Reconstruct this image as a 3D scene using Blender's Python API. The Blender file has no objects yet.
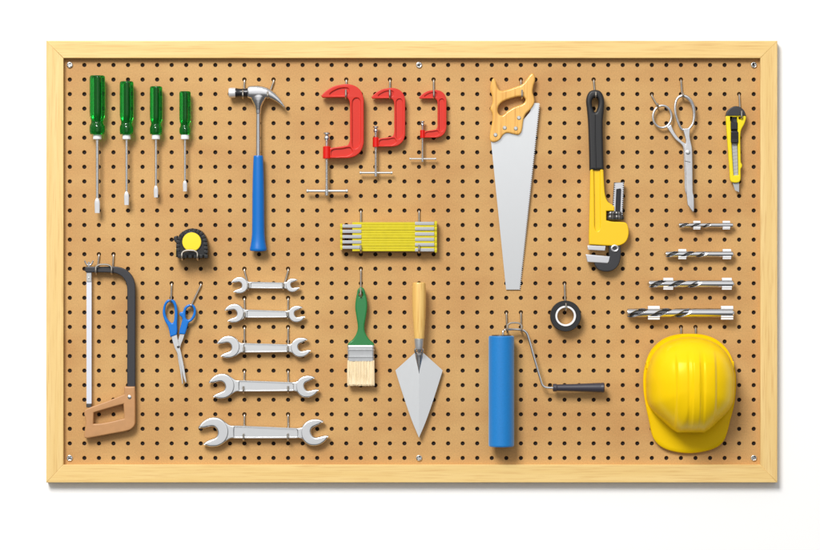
import bpy, bmesh, math, random
from math import sin, cos, pi, sqrt, radians, atan2, hypot
random.seed(7)
SC = bpy.context.scene
COL = SC.collection
S = 0.001744            # metres per unit (one peg pitch = 25.4 mm)
DU = 5.0 / S            # camera distance in units
CX, CY = 410.0, 275.0

# ------------------------------------------------------------------ geometry helpers
def cr(pts, closed=True, n=6, corners=()):
    """smooth curve through points (any dimension); corners stay sharp"""
    P = [tuple(float(c) for c in p) for p in pts]; N = len(P); out = []
    def sub(a, b): return [x - y for x, y in zip(a, b)]
    def ln(a): return sqrt(sum(x * x for x in a)) or 1e-9
    def tang(i, L, a, b):
        if i in corners or (not closed and i in (0, N - 1)): return sub(P[b % N], P[a % N])
        t = sub(P[(i + 1) % N], P[(i - 1) % N]); l = ln(t)
        return [x / l * L for x in t]
    for i in range(N if closed else N - 1):
        j = (i + 1) % N; L = ln(sub(P[j], P[i]))
        m0 = tang(i, L, i, i + 1); m1 = tang(j, L, i, i + 1)
        for k in range(n):
            t = k / n; t2 = t * t; t3 = t2 * t
            out.append(tuple((2*t3-3*t2+1)*a + (t3-2*t2+t)*c + (-2*t3+3*t2)*b + (t3-t2)*d
                             for a, b, c, d in zip(P[i], P[j], m0, m1)))
    if not closed: out.append(P[-1])
    return out

def sm(pts, n=6):
    """2D closed outline; a third element marks a sharp corner"""
    return cr([p[:2] for p in pts], True, n, {i for i, p in enumerate(pts) if len(p) > 2})

def z5(ox, oy, pts, f=5.0):
    return [(ox + p[0] / f, oy + p[1] / f) + tuple(p[2:]) for p in pts]

def circ(cx, cy, r, n=24, ry=None):
    ry = r if ry is None else ry
    return [(cx + r * cos(2*pi*i/n), cy + ry * sin(2*pi*i/n)) for i in range(n)]

def rrect(x0, y0, x1, y1, r=0.5, n=4):
    r = min(r, abs(x1-x0)/2*0.98, abs(y1-y0)/2*0.98); o = []
    for cx, cy, a in ((x1-r, y1-r, 0), (x0+r, y1-r, 90), (x0+r, y0+r, 180), (x1-r, y0+r, 270)):
        for k in range(n + 1):
            t = radians(a + 90 * k / n); o.append((cx + r*cos(t), cy + r*sin(t)))
    return o

class MB:
    def __init__(s): s.v = []; s.f = []
    def add(s, vs, fs):
        o = len(s.v); s.v += [tuple(v) for v in vs]; s.f += [tuple(i + o for i in f) for f in fs]; return s
    def map(s, fn): s.v = [fn(*v) for v in s.v]; return s
    def join(s, m): return s.add(m.v, m.f)
    def loft(s, rings, cap=True, closed_path=False):
        n = len(rings[0]); vs = [p for r in rings for p in r]; fs = []; m = len(rings)
        for i in range(m if closed_path else m - 1):
            a = i * n; b = ((i + 1) % m) * n
            for k in range(n):
                l = (k + 1) % n; fs.append((a+k, a+l, b+l, b+k))
        if cap and not closed_path:
            fs.append(tuple(range(n))); fs.append(tuple(range((m-1)*n, m*n)))
        return s.add(vs, fs)
    def tube(s, pts, r, n=10, closed=False, flat=1.0):
        N = len(pts); R = r if isinstance(r, (list, tuple)) else [r] * N
        def T(i):
            a = pts[(i-1) % N] if closed or i > 0 else pts[i]
            b = pts[(i+1) % N] if closed or i < N-1 else pts[i]
            d = [q - p for p, q in zip(a, b)]; l = sqrt(sum(x*x for x in d)) or 1e-9
            return [x/l for x in d]
        t = T(0); u = [0, 0, 1.0] if abs(t[2]) < 0.9 else [1.0, 0, 0]; rings = []
        for i in range(N):
            t = T(i); d = sum(a*b for a, b in zip(u, t)); u = [a - d*b for a, b in zip(u, t)]
            l = sqrt(sum(x*x for x in u)) or 1e-9; u = [x/l for x in u]
            w = [t[1]*u[2]-t[2]*u[1], t[2]*u[0]-t[0]*u[2], t[0]*u[1]-t[1]*u[0]]
            rings.append([tuple(p + R[i]*(cos(2*pi*k/n)*a*flat + sin(2*pi*k/n)*b)
                          for p, a, b in zip(pts[i], u, w)) for k in range(n)])
        if not closed:      # rounded ends
            for e, q in ((0, -1), (N-1, 1)):
                t = T(e); c = pts[e]
                ring = [tuple(cc + (v-cc)*0.55 + q*tt*R[e]*0.5 for v, cc, tt in zip(p, c, t)) for p in rings[e if e == 0 else -1]]
                if e == 0: rings.insert(0, ring)
                else: rings.append(ring)
        return s.loft(rings, True, closed)
    def lathe(s, prof, axis, c, n=32, fn=None):
        """prof: (t, r). axis 'x': t is px, c=(py,h); axis 'y': t is py, c=(px,h); axis 'h': t is h, c=(px,py)"""
        rings = []
        for t, r in prof:
            ring = []
            for k in range(n):
                a = 2*pi*k/n; q = r * (fn(t, a) if fn else 1.0); ca, sa = q*cos(a), q*sin(a)
                ring.append((t, c[0]+ca, c[1]+sa) if axis == 'x' else (c[0]+ca, t, c[1]+sa) if axis == 'y' else (c[0]+ca, c[1]+sa, t))
            rings.append(ring)
        return s.loft(rings)
    def box(s, x0, y0, x1, y1, h0, h1, bev=0.0):
        return s.plate([(x0,y0),(x1,y0),(x1,y1),(x0,y1)], h0, h1, bev)
    def plate(s, outline, h0, h1, bevel=0.0, holes=(), res=2):
        cu = bpy.data.curves.new('tmp', 'CURVE'); cu.dimensions = '2D'; cu.fill_mode = 'BOTH'
        cu.extrude = max((h1-h0)/2 - bevel, 0.0001); cu.bevel_depth = bevel; cu.bevel_resolution = res; cu.offset = -bevel
        for lp in [outline] + list(holes):
            sp = cu.splines.new('POLY'); sp.points.add(len(lp)-1); sp.use_cyclic_u = True
            for q, p in zip(sp.points, lp): q.co = (p[0]-outline[0][0], -(p[1]-outline[0][1]), 0, 1)
        ob = bpy.data.objects.new('tmp', cu); me = bpy.data.meshes.new_from_object(ob)
        bm = bmesh.new(); bm.from_mesh(me); bmesh.ops.remove_doubles(bm, verts=bm.verts, dist=1e-3)
        bm.verts.index_update(); mid = (h0+h1)/2; ox, oy = outline[0][0], outline[0][1]
        s.add([(v.co.x+ox, -v.co.y+oy, v.co.z+mid) for v in bm.verts], [tuple(v.index for v in f.verts) for f in bm.faces])
        bm.free(); bpy.data.objects.remove(ob); bpy.data.meshes.remove(me); bpy.data.curves.remove(cu)
        return s

class Thing:
    def __init__(s, name, label, cat, ax, ay, href=0, group=None, kind=None):
        s.k = 1 - href / DU; s.ax, s.ay = ax, ay
        o = s.root = bpy.data.objects.new(name, None); COL.objects.link(o)
        o.empty_display_size = 0.02
        o.location = ((ax-CX)*S*s.k, 0, (CY-ay)*S*s.k)
        if label: o['label'] = label
        if cat: o['category'] = cat
        if group: o['group'] = group
        if kind: o['kind'] = kind
    def part(s, name, mb, mat, parent=None, angle=35, label=None, flat=False, weighted=True):
        me = bpy.data.meshes.new(name)
        me.from_pydata([((x-s.ax)*S*s.k, -h*S, -(y-s.ay)*S*s.k) for x, y, h in mb.v], [], mb.f)
        bm = bmesh.new(); bm.from_mesh(me)
        bmesh.ops.recalc_face_normals(bm, faces=bm.faces)
        for f in bm.faces: f.smooth = not flat
        bm.to_mesh(me); bm.free()
        if not flat: me.set_sharp_from_angle(angle=radians(angle))
        me.materials.append(mat)
        o = bpy.data.objects.new(name, me); COL.objects.link(o); o.parent = parent or s.root
        if weighted and not flat:
            wn = o.modifiers.new('face_weighted_normals', 'WEIGHTED_NORMAL'); wn.mode = 'FACE_AREA'; wn.weight = 60; wn.keep_sharp = True
        if label: o['label'] = label
        return o

def solo(name, label, cat, mb, mat, ax, ay, href=0, group=None, angle=35):
    """a thing that is one mesh"""
    t = Thing(name, None, None, ax, ay, href); o = t.part(name, mb, mat, angle=angle)
    o.parent = None; o.location = t.root.location; nm = t.root.name
    bpy.data.objects.remove(t.root); o.name = name
    o['label'] = label; o['category'] = cat
    if group: o['group'] = group
    return o

# ------------------------------------------------------------------ materials
def lin(c):
    return tuple(((v/255)/12.92 if v/255 <= 0.04045 else ((v/255+0.055)/1.055)**2.4) for v in c) + (1,)

def mat(name, rgb, rough=0.5, metal=0.0, coat=0.0, bump=0.0, bscale=400, var=0.0, vscale=60, rvar=0.0,
        stretch=(1,1,1), trans=0.0, ior=1.5, rgb2=None):
    m = bpy.data.materials.new(name); m.use_nodes = True; nt = m.node_tree; N = nt.nodes; L = nt.links
    b = N['Principled BSDF']; c = lin(rgb)
    b.inputs['Base Color'].default_value = c; b.inputs['Roughness'].default_value = rough
    b.inputs['Metallic'].default_value = metal; b.inputs['IOR'].default_value = ior
    b.inputs['Coat Weight'].default_value = coat; b.inputs['Coat Roughness'].default_value = 0.08
    b.inputs['Transmission Weight'].default_value = trans
    tc = N.new('ShaderNodeTexCoord'); mp = N.new('ShaderNodeMapping'); mp.inputs['Scale'].default_value = stretch
    L.new(tc.outputs['Object'], mp.inputs['Vector'])
    if var > 0 or rgb2:
        nz = N.new('ShaderNodeTexNoise'); nz.inputs['Scale'].default_value = vscale; nz.inputs['Detail'].default_value = 5
        L.new(mp.outputs['Vector'], nz.inputs['Vector'])
        rp = N.new('ShaderNodeValToRGB'); rp.color_ramp.elements[0].position = 0.3; rp.color_ramp.elements[1].position = 0.7
        c2 = lin(rgb2) if rgb2 else tuple(min(1, x*(1+var)) for x in c[:3]) + (1,)
        c1 = c if rgb2 else tuple(x*(1-var) for x in c[:3]) + (1,)
        rp.color_ramp.elements[0].color = c1; rp.color_ramp.elements[1].color = c2
        L.new(nz.outputs['Fac'], rp.inputs['Fac']); L.new(rp.outputs['Color'], b.inputs['Base Color'])
    if rvar > 0:
        nz = N.new('ShaderNodeTexNoise'); nz.inputs['Scale'].default_value = vscale*1.7; nz.inputs['Detail'].default_value = 6
        L.new(mp.outputs['Vector'], nz.inputs['Vector'])
        mr = N.new('ShaderNodeMapRange'); mr.inputs['From Min'].default_value = 0.3; mr.inputs['From Max'].default_value = 0.7
        mr.inputs['To Min'].default_value = max(0.02, rough-rvar); mr.inputs['To Max'].default_value = rough+rvar
        L.new(nz.outputs['Fac'], mr.inputs['Value']); L.new(mr.outputs['Result'], b.inputs['Roughness'])
    if bump > 0:
        nz = N.new('ShaderNodeTexNoise'); nz.inputs['Scale'].default_value = bscale; nz.inputs['Detail'].default_value = 3
        L.new(mp.outputs['Vector'], nz.inputs['Vector'])
        bp = N.new('ShaderNodeBump'); bp.inputs['Strength'].default_value = bump; bp.inputs['Distance'].default_value = 0.0006
        L.new(nz.outputs['Fac'], bp.inputs['Height']); L.new(bp.outputs['Normal'], b.inputs['Normal'])
    return m

def wood(name, c1, c2, c3, along, rough=0.5, scale=1.0, coat=0.0):
    """straight grained timber, fibres along axis 'along' (0 x, 1 y, 2 z)"""
    m = bpy.data.materials.new(name); m.use_nodes = True; nt = m.node_tree; N = nt.nodes; L = nt.links
    b = N['Principled BSDF']; b.inputs['Roughness'].default_value = rough; b.inputs['Coat Weight'].default_value = coat
    tc = N.new('ShaderNodeTexCoord')
    def noise(sc, st, det, dist=0.0):
        mp = N.new('ShaderNodeMapping'); s3 = [sc, sc, sc]; s3[along] = sc*st; mp.inputs['Scale'].default_value = s3
        nz = N.new('ShaderNodeTexNoise'); nz.inputs['Scale'].default_value = 1; nz.inputs['Detail'].default_value = det
        nz.inputs['Distortion'].default_value = dist
        L.new(tc.outputs['Object'], mp.inputs['Vector']); L.new(mp.outputs['Vector'], nz.inputs['Vector']); return nz.outputs['Fac']
    broad = noise(70*scale, 0.05, 3, 0.6); fine = noise(420*scale, 0.035, 4); pore = noise(900*scale, 0.02, 2)
    r1 = N.new('ShaderNodeValToRGB'); e = r1.color_ramp.elements
    e[0].position = 0.3; e[0].color = lin(c1); e[1].position = 0.72; e[1].color = lin(c2)
    L.new(broad, r1.inputs['Fac'])
    r2 = N.new('ShaderNodeValToRGB'); e = r2.color_ramp.elements; e[0].position = 0.5; e[0].color = (0,0,0,1); e[1].position = 0.74; e[1].color = (1,1,1,1)
    L.new(fine, r2.inputs['Fac'])
    sc = N.new('ShaderNodeMath'); sc.operation = 'MULTIPLY'; sc.inputs[1].default_value = 0.75; L.new(r2.outputs['Color'], sc.inputs[0])
    mx = N.new('ShaderNodeMix'); mx.data_type = 'RGBA'; L.new(sc.outputs[0], mx.inputs['Factor'])
    L.new(r1.outputs['Color'], mx.inputs['A']); mx.inputs['B'].default_value = lin(c3)
    L.new(mx.outputs['Result'], b.inputs['Base Color'])
    bp = N.new('ShaderNodeBump'); bp.inputs['Strength'].default_value = 0.25; bp.inputs['Distance'].default_value = 0.0003
    L.new(pore, bp.inputs['Height']); L.new(bp.outputs['Normal'], b.inputs['Normal'])
    return m

def hardboard():
    m = bpy.data.materials.new('tan_hardboard'); m.use_nodes = True; nt = m.node_tree; N = nt.nodes; L = nt.links
    b = N['Principled BSDF']; b.inputs['Roughness'].default_value = 0.55; b.inputs['Specular IOR Level'].default_value = 0.3
    tc = N.new('ShaderNodeTexCoord')
    def noise(sc, det, st=(1,1,1)):
        mp = N.new('ShaderNodeMapping'); mp.inputs['Scale'].default_value = st
        nz = N.new('ShaderNodeTexNoise'); nz.inputs['Scale'].default_value = sc; nz.inputs['Detail'].default_value = det
        L.new(tc.outputs['Object'], mp.inputs['Vector']); L.new(mp.outputs['Vector'], nz.inputs['Vector']); return nz.outputs['Fac']
    big = noise(9, 4, (0.8, 1, 1.5)); fib = noise(560, 4, (1, 1, 0.7)); 
    r1 = N.new('ShaderNodeValToRGB'); e = r1.color_ramp.elements
    e[0].position = 0.33; e[0].color = lin(BOARD_A); e[1].position = 0.62; e[1].color = lin(BOARD_B)
    L.new(big, r1.inputs['Fac'])
    r2 = N.new('ShaderNodeMapRange'); r2.inputs['From Min'].default_value = 0.28; r2.inputs['From Max'].default_value = 0.72
    r2.inputs['To Min'].default_value = 0.87; r2.inputs['To Max'].default_value = 1.11; L.new(fib, r2.inputs['Value'])
    mx = N.new('ShaderNodeMix'); mx.data_type = 'RGBA'; mx.blend_type = 'MULTIPLY'; mx.inputs['Factor'].default_value = 1
    L.new(r1.outputs['Color'], mx.inputs['A']); L.new(r2.outputs['Result'], mx.inputs['B']); L.new(mx.outputs['Result'], b.inputs['Base Color'])
    bp = N.new('ShaderNodeBump'); bp.inputs['Strength'].default_value = 0.25; bp.inputs['Distance'].default_value = 0.0004
    L.new(fib, bp.inputs['Height']); L.new(bp.outputs['Normal'], b.inputs['Normal'])
    return m

WZ = [(-1,.18),(-.45,.25),(-.2,.16),(-.08,.4),(.08,.5),(.3,.75),(.5,1.0),(1,1.0)]
WX = [(-1,.8),(-.75,1.0),(-.4,1.0),(.3,.85),(.55,.45),(.8,.8),(1,.6)]
WY = [(-1,1.0),(-.965,.8),(-.82,0.04),(-.6,0),(1,0)]
WS, KEY = 0.70, 430
BOARD_A, BOARD_B = (192,145,89), (203,160,101)
M = {}
M['wall']   = mat('white_wall_paint', (250,250,250), 0.8)
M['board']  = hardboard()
M['back']   = mat('hole_shade_brown', (34,24,18), 0.9)
M['pine_h'] = wood('pale_pine_lengthwise', (230,194,122), (238,206,138), (210,165,98), 0, 0.45)
M['pine_v'] = wood('pale_pine_upright', (228,192,122), (236,204,138), (208,164,98), 2, 0.45)
M['beech']  = wood('varnished_beech', (228,172,84), (240,192,106), (200,132,52), 2, 0.3, 0.8, 0.3)
M['ash']    = wood('pale_ash', (230,184,102), (240,202,124), (208,152,74), 2, 0.35, 0.9, 0.2)
M['tan']    = mat('tan_handle', (190,140,92), 0.45, var=0.06, vscale=90, bump=0.08)
M['chrome'] = mat('polished_steel', (226,226,228), 0.2, 1.0, rvar=0.05, vscale=150)
M['steel']  = mat('satin_steel', (226,226,226), 0.30, 1.0, rvar=0.06, vscale=200, bump=0.04, bscale=900)
M['forged'] = mat('satin_forged_steel', (230,231,232), 0.3, 1.0, rvar=0.02, vscale=60)
M['blade']  = mat('brushed_blade_steel', (228,230,232), 0.3, 0.8, rvar=0.02, vscale=30, stretch=(5,5,1))
M['white_steel'] = mat('bright_ground_steel', (238,238,240), 0.4, 0.55)
M['wire']   = mat('galvanised_wire', (196,188,176), 0.3, 1.0)
M['screw']  = mat('zinc_screw', (214,214,212), 0.3, 1.0)
M['green']  = mat('green_acetate', (20,206,64), 0.05, trans=0.92, ior=1.47)
M['core']   = mat('dark_green_core', (16,50,30), 0.3)
M['hinge'] = mat('grey_hinge_plate', (176,178,180), 0.5, 0.35)
M['hinge2'] = mat('scored_steel', (140,142,144), 0.5, 0.35)
M['white']  = mat('white_plastic', (240,240,242), 0.35)
M['blue']   = mat('blue_rubber', (0,106,190), 0.33, bump=0.06, bscale=800)
M['blue_s'] = mat('blue_plastic', (0,114,204), 0.3)
M['nap']    = mat('blue_roller_nap', (4,120,194), 0.55, bump=0.25, bscale=900, var=0.05, vscale=500)
b_ = M['nap'].node_tree.nodes['Principled BSDF']; b_.inputs['Sheen Weight'].default_value = 0.8; b_.inputs['Sheen Roughness'].default_value = 0.4; b_.inputs['Sheen Tint'].default_value = (.6,.8,1,1)
M['black']  = mat('black_rubber', (34,34,36), 0.5, bump=0.1, bscale=700)
M['gloss']  = mat('black_enamel', (30,30,34), 0.25)
M['grey']   = mat('dark_grey_enamel', (48,48,52), 0.4)
M['plum']   = mat('dark_grip_plastic', (58,56,66), 0.38)
M['red']    = mat('red_enamel', (208,40,20), 0.36, bump=0.1, bscale=450)
M['red2']   = mat('red_sleeve_enamel', (214,20,8), 0.35)
M['yellow'] = mat('yellow_enamel', (240,196,20), 0.33, bump=0.08, bscale=450)
M['ruler']  = mat('yellow_lacquer', (210,194,4), 0.4, var=0.05, vscale=100)
M['knife']  = mat('yellow_knife_plastic', (240,216,10), 0.35)
M['lemon']  = mat('yellow_disc_plastic', (248,218,40), 0.4)
M['helmet'] = mat('yellow_helmet_shell', (244,202,12), 0.3)
M['helmet'].node_tree.nodes['Principled BSDF'].inputs['Specular IOR Level'].default_value = 0.5; M['helmet'].node_tree.nodes['Principled BSDF'].inputs['Specular Tint'].default_value = (1, .82, .22, 1)
M['zinc']   = mat('dull_zinc', (206,206,204), 0.45, 0.7)
M['jaw']    = mat('machined_jaw', (212,212,216), 0.4, 0.8)
M['paint_g']= mat('green_lacquer', (32,122,62), 0.28, coat=0.4)
M['bristle']= mat('natural_bristle', (240,218,176), 0.6, rgb2=(250,234,200), vscale=60, stretch=(14,14,1))
M['tape']   = mat('black_vinyl', (30,30,32), 0.38)
M['ferrule']= mat('tinned_ferrule', (206,208,210), 0.4, 0.75, rvar=0.05, vscale=80)

# ------------------------------------------------------------------ setting
def wall():
    w, t = 6.0, 0.1
    m = MB(); x = w/2/S; y = 2.2/S
    m.box(CX-x, CY-y, CX+x, CY+y, -3.8 - t/S, -3.8)
    o = solo('wall', '', '', m, M['wall'], CX, CY)
    del o['label']; del o['category']; o['kind'] = 'structure'
wall()

# ------------------------------------------------------------------ pegboard
HX, HY, PX, PY = 69.8, 65.0, 14.553, 14.56
def hx(i): return HX + PX*i
def hy(j): return HY + PY*j
def pegboard():
    t = Thing('pegboard', 'large tan pegboard in a pale pine frame, fixed to the white wall', 'pegboard', 412, 482.6, 0)
    x0, x1, y0, y1 = 62.6, 761.2, 57.2, 465.6
    m = MB(); NC, NR, n = 48, 28, 16; r = 2.05
    xs = [x0] + [hx(i)+PX/2 for i in range(NC-1)] + [x1]; ys = [y0] + [hy(j)+PY/2 for j in range(NR-1)] + [y1]
    screws = {(0,0),(24,0),(47,0),(0,27),(24,27),(47,27)}
    for i in range(NC):
        for j in range(NR):
            a, b, c, d = xs[i], xs[i+1], ys[j], ys[j+1]; cx, cy = hx(i), hy(j)
            V = [(b,d,0),(a,d,0),(a,c,0),(b,c,0)]
            if (i, j) in screws: m.add(V, [(0,1,2,3)]); continue
            for rr, h in ((r+0.45, 0), (r+0.12, -0.15), (r, -0.5), (r, -2.0)):
                V += [(cx + rr*cos(pi/4+2*pi*k/n), cy + rr*sin(pi/4+2*pi*k/n), h) for k in range(n)]
            F = []
            for q in range(4):
                arc = [4 + (q*4+k) % n for k in range(5)]
                F.append((q, (q+1) % 4) + tuple(reversed(arc)))
            for l in range(3):
                for k in range(n):
                    k2 = (k+1) % n; F.append((4+l*n+k, 4+l*n+k2, 4+(l+1)*n+k2, 4+(l+1)*n+k))
            m.add(V, F)
    t.part('perforated_panel', m, M['board'], angle=14)
    m = MB(); m.box(x0, y0, x1, y1, -3.2, -2.1); t.part('hole_shade_sheet', m, M['back'])  # dark sheet added; its colour stands in for shade in the holes
    ox0, oy0, ox1, oy1 = 46.2, 40.7, 777.4, 482.6; ix0, iy0, ix1, iy1 = 63.4, 58.0, 760.4, 464.8
    k = 1 - 7.0/DU          # photograph positions belong to the front face of the rails
    def f(p): return (CX + (p[0]-CX)*k, CY + (p[1]-CY)*k)
    A, B, C_, D = f((ox0,oy0)), f((ox1,oy0)), f((ox1,oy1)), f((ox0,oy1)); a, b, c, d = f((ix0,iy0)), f((ix1,iy0)), f((ix1,iy1)), f((ix0,iy1))
    for q, mt in (([A,B,b,a],'pine_h'), ([D,d,c,C_],'pine_h'), ([A,a,d,D],'pine_v'), ([B,C_,c,b],'pine_v')):
        m = MB(); m.plate(q, -3.75, 7.0, 0.55); t.part('frame_rail', m, M[mt])
    for (i, j), rot in zip(sorted(screws), (10, 40, 75, 20, 55, 30)):
        m = MB(); cx, cy = hx(i), hy(j)
        w, l = 0.42, 1.7; cross = [(l,w),(w,w),(w,l),(-w,l),(-w,w),(-l,w),(-l,-w),(-w,-w),(-w,-l),(w,-l),(w,-w),(l,-w)]
        ca, sa = cos(radians(rot)), sin(radians(rot))
        m.plate(circ(cx, cy, 3.1, 28), 0.05, 1.5, 0.6, [[(cx+x*ca-y*sa, cy+x*sa+y*ca) for x, y in cross]])
        s = t.part('screw', m, M['screw'])
        m = MB(); m.lathe([(0.02, 2.0), (0.35, 1.9), (0.4, 0.1)], 'h', (cx, cy), 16); t.part('recess', m, M['gloss'], s)  # black floor stands in for shade in the screw's cross slot
pegboard()

# ------------------------------------------------------------------ hooks
HG = 'single wire peg hooks'
def hook(i, j, bx, by, hf, label, tip=6.5, hb=2.0, r=0.95):
    x, y = hx(i), hy(j); R = (hf-hb)/2; rb = min(R, 2.4)
    p = [(x, y, -1.9), (x, y, 0.2), (x, y+0.5, 1.3), (x, y+2.0, hb)]
    p += [(x+(bx-x)*t, y+2+(by-rb-y-2)*t, hb) for t in (0.33, 0.66, 1.0)]
    p += [(bx, by-rb+rb*sin(radians(a)), (hb+hf)/2 - R*cos(radians(a))) for a in (30, 60, 90, 120, 150, 180)]
    if tip > rb + 0.6: p += [(bx, by-(rb+tip)/2, hf), (bx, by-tip, hf)]
    m = MB(); m.tube(cr(p, False, 4), r, 10)
    return solo('peg_hook', label, 'peg hook', m, M['wire'], x, y, 2, HG)
def double_hook(i1, i2, j, lx, rx, by, hf, top, label, hb=2.0, group='double wire peg hooks'):
    y = hy(j); R = (hf-hb)/2; rb = min(R, 2.4)
    def leg(i, bx):
        x = hx(i)
        p = [(x, y, -1.9), (x, y, 0.2), (x, y+0.5, 1.3), (x, y+2.0, hb), ((x+bx)/2, (y+by-rb)/2+1, hb), (bx, by-rb, hb)]
        return p + [(bx, by-rb+rb*sin(radians(a)), (hb+hf)/2 - R*cos(radians(a))) for a in (45, 90, 135, 180)]
    w = rx - lx
    mid = [(lx+0.2, top+2.6, hf), (lx+w*0.16, top+0.6, hf), (lx+w*0.34, top, hf), (rx-w*0.34, top, hf), (rx-w*0.16, top+0.6, hf), (rx-0.2, top+2.6, hf)]
    p = leg(i1, lx) + mid + list(reversed(leg(i2, rx)))
    m = MB(); m.tube(cr(p, False, 4), 0.95, 10)
    return solo('double_hook', label, 'double hook', m, M['wire'], hx(i1), y, 2, group)

# ------------------------------------------------------------------ screwdrivers
def screwdriver(label, xc, w, top, bot, fw, sw, tip0, tip1, tw):
    R = w/2; L = bot-top; h = R + 3.0
    t = Thing('screwdriver', label, 'screwdriver', xc, bot, h, 'green handled screwdrivers')
    def fl(y, a):
        u = (y-top)/L
        amp = 0.14*max(0.0, min(1.0, (u-0.005)/0.03))*max(0.0, min(1.0, (0.80-u)/0.10))
        if 0.84 < u < 0.985: amp = 0.05
        return 1 - amp*(0.5+0.5*cos(6*a+1.2))**1.3
    prof = [(0,.05),(0,.82),(.012,.93),(.03,.99),(.06,1),(.2,1),(.35,1),(.5,1),(.62,1),(.68,.97),(.73,.88),(.77,.79),(.79,.77),(.81,.79),(.84,.9),(.865,.99),(.89,1),(.94,1),(.965,.98),(.985,.93),(1,.84),(1,.05)]
    m = MB(); m.lathe([(top+u*L, r*R) for u, r in prof], 'y', (xc, h), 96, fl); t.part('handle', m, M['green'])
    m = MB(); m.lathe([(top+L*.03,.1),(top+L*.03,R*.3),(top+L*.62,R*.3),(top+L*.72,R*.24),(bot-L*.04,R*.24),(bot-L*.04,.1)], 'y', (xc, h), 20); t.part('tang', m, M['core'])
    m = MB(); f = fw/2; m.lathe([(bot+.05,.1),(bot+.05,f*.9),(bot+.5,f),(bot+4.6,f),(bot+5.1,f*.86),(bot+5.1,.1)], 'y', (xc, h), 24); t.part('ferrule', m, M['white'])
    s = sw/2
    m = MB(); m.lathe([(bot-L*.02,.1),(bot-L*.02,s*1.1),(tip0+.6,s*1.0),(tip0+1.5,s*.8)], 'y', (xc, h), 20); t.part('shaft', m, M['steel'])
    m = MB(); rings = []
    for u, ww, th in ((-.06,.30,.30),(.0,.36,.34),(.12,.5,.34),(.3,.56,.30),(.75,.52,.16),(1.0,.48,.10)):
        y = tip0+(tip1-tip0)*u; a, b = tw*ww, tw*th; rings.append([(xc+a*(abs(cos(q))**.55)*(1 if cos(q)>0 else -1)*.9, y, h+b*(abs(sin(q))**.55)*(1 if sin(q)>0 else -1)) for q in [2*pi*k/20+.01 for k in range(20)]])
    m.loft(rings); t.part('flat_tip', m, M['white_steel'])
screwdriver('largest green handled screwdriver with the longest shaft, by the frame corner', 97.3, 16.4, 75.6, 134.4, 8.6, 3.0, 199.4, 213, 5.6)
screwdriver('second largest green handled screwdriver, next to the biggest one', 126.6, 14.6, 81.4, 134.4, 8.4, 2.6, 192.6, 205, 5.2)
screwdriver('second smallest green handled screwdriver, beside the one with the shortest shaft', 156.0, 13.2, 86.4, 134.4, 8.4, 2.4, 186.6, 197.4, 4.6)
screwdriver('smallest green handled screwdriver with the shortest shaft', 185.0, 12.0, 91.4, 134.4, 8.4, 2.2, 181.6, 191.4, 4.4)

# ------------------------------------------------------------------ hammer
def hammer():
    hc = 9.0
    t = Thing('claw_hammer', 'steel claw hammer with a long blue grip, hanging head up', 'hammer', 258.3, 250, hc)
    E = [2*pi*k/32 for k in range(32)]
    m = MB(); rings = []
    secs = [(247.6,92.5,5.3,4.8),(249,92.3,6.3,5.2),(252,92.0,6.6,5.3),(257,92.0,6.7,5.2),(262,92.2,6.2,5.1),(266,92.7,5.4,5.0),(270,94.2,4.5,4.8),(274,96.6,3.6,4.4),(278,99.8,2.7,4.0),(281.5,103.4,1.8,3.6),(284,106.6,1.0,3.2),(285.2,108.4,.4,2.6)]
    for i, (x, y, a, b) in enumerate(secs):
        p0 = secs[max(0, i-1)]; p1 = secs[min(len(secs)-1, i+1)]; dx, dy = p1[0]-p0[0], p1[1]-p0[1]; l = hypot(dx, dy); nx, ny = -dy/l, dx/l
        if i == 0: nx, ny = 0, 1
        sq = lambda c: abs(c)**.8*(1 if c > 0 else -1)
        rings.append([(x+nx*a*sq(sin(q)), y+ny*a*sq(sin(q)), hc+b*sq(cos(q))) for q in E])
    m.loft(rings)
    m.loft([[(258.2+a*cos(q)+o, y, hc+b*sin(q)) for q in E] for y, a, b, o in ((90,6.5,3.5,.6),(94,8.0,4.8,.6),(97,8.4,5.0,.3),(100,7.0,4.8,.1),(103,5.3,4.4,0),(106.5,3.6,3.8,0),(110,2.85,3.2,0),(114,2.6,2.9,0))])
    hd = t.part('claw_head', m, M['chrome'], angle=80, weighted=False)
    rm = hd.modifiers.new('fuse', 'REMESH'); rm.mode = 'VOXEL'; rm.voxel_size = 0.0007; rm.use_smooth_shade = True
    sh = hd.modifiers.new('fillet', 'SMOOTH'); sh.iterations = 8; sh.factor = 0.5
    m = MB(); m.lathe([(235.4,.1),(235.4,4.5),(236.5,4.7),(238,4.3),(241,4.1),(246,4.4),(248.4,5.0),(249.6,5.2),(249.6,.1)], 'x', (92.7,hc), 32); t.part('poll_neck', m, M['gloss'])
    m = MB(); m.lathe([(228.7,.1),(228.7,4.3),(229.4,4.9),(230.2,5.05),(234.6,5.05),(235.5,4.6),(235.6,.1)], 'x', (92.7,hc), 40); t.part('striking_face', m, M['white_steel'])
    m = MB(); m.lathe([(108,.1),(108,2.4),(110,2.6),(111.5,2.3),(113,2.1),(154,2.4),(158,2.5),(158,.1)], 'y', (258.2,hc), 28); t.part('shaft', m, M['chrome'])
    m = MB()
    rings = []
    for y, a in ((155.6,.5),(155.6,4.3),(156.2,4.7),(158,4.9),(175,5.6),(195,6.0),(215,6.1),(232,6.3),(240,6.9),(245,7.7),(248.4,8.5),(249.8,8.5),(250.7,7.9),(250.9,.5)):
        rings.append([(258.3 + a*cos(q), y + (0.9*(1-(a/9)**2) if y > 249 else 0), hc + a*0.82*sin(q)) for q in [2*pi*k/40 for k in range(40)]])
    m.loft(rings); t.part('grip', m, M['blue'])
hammer()
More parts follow.
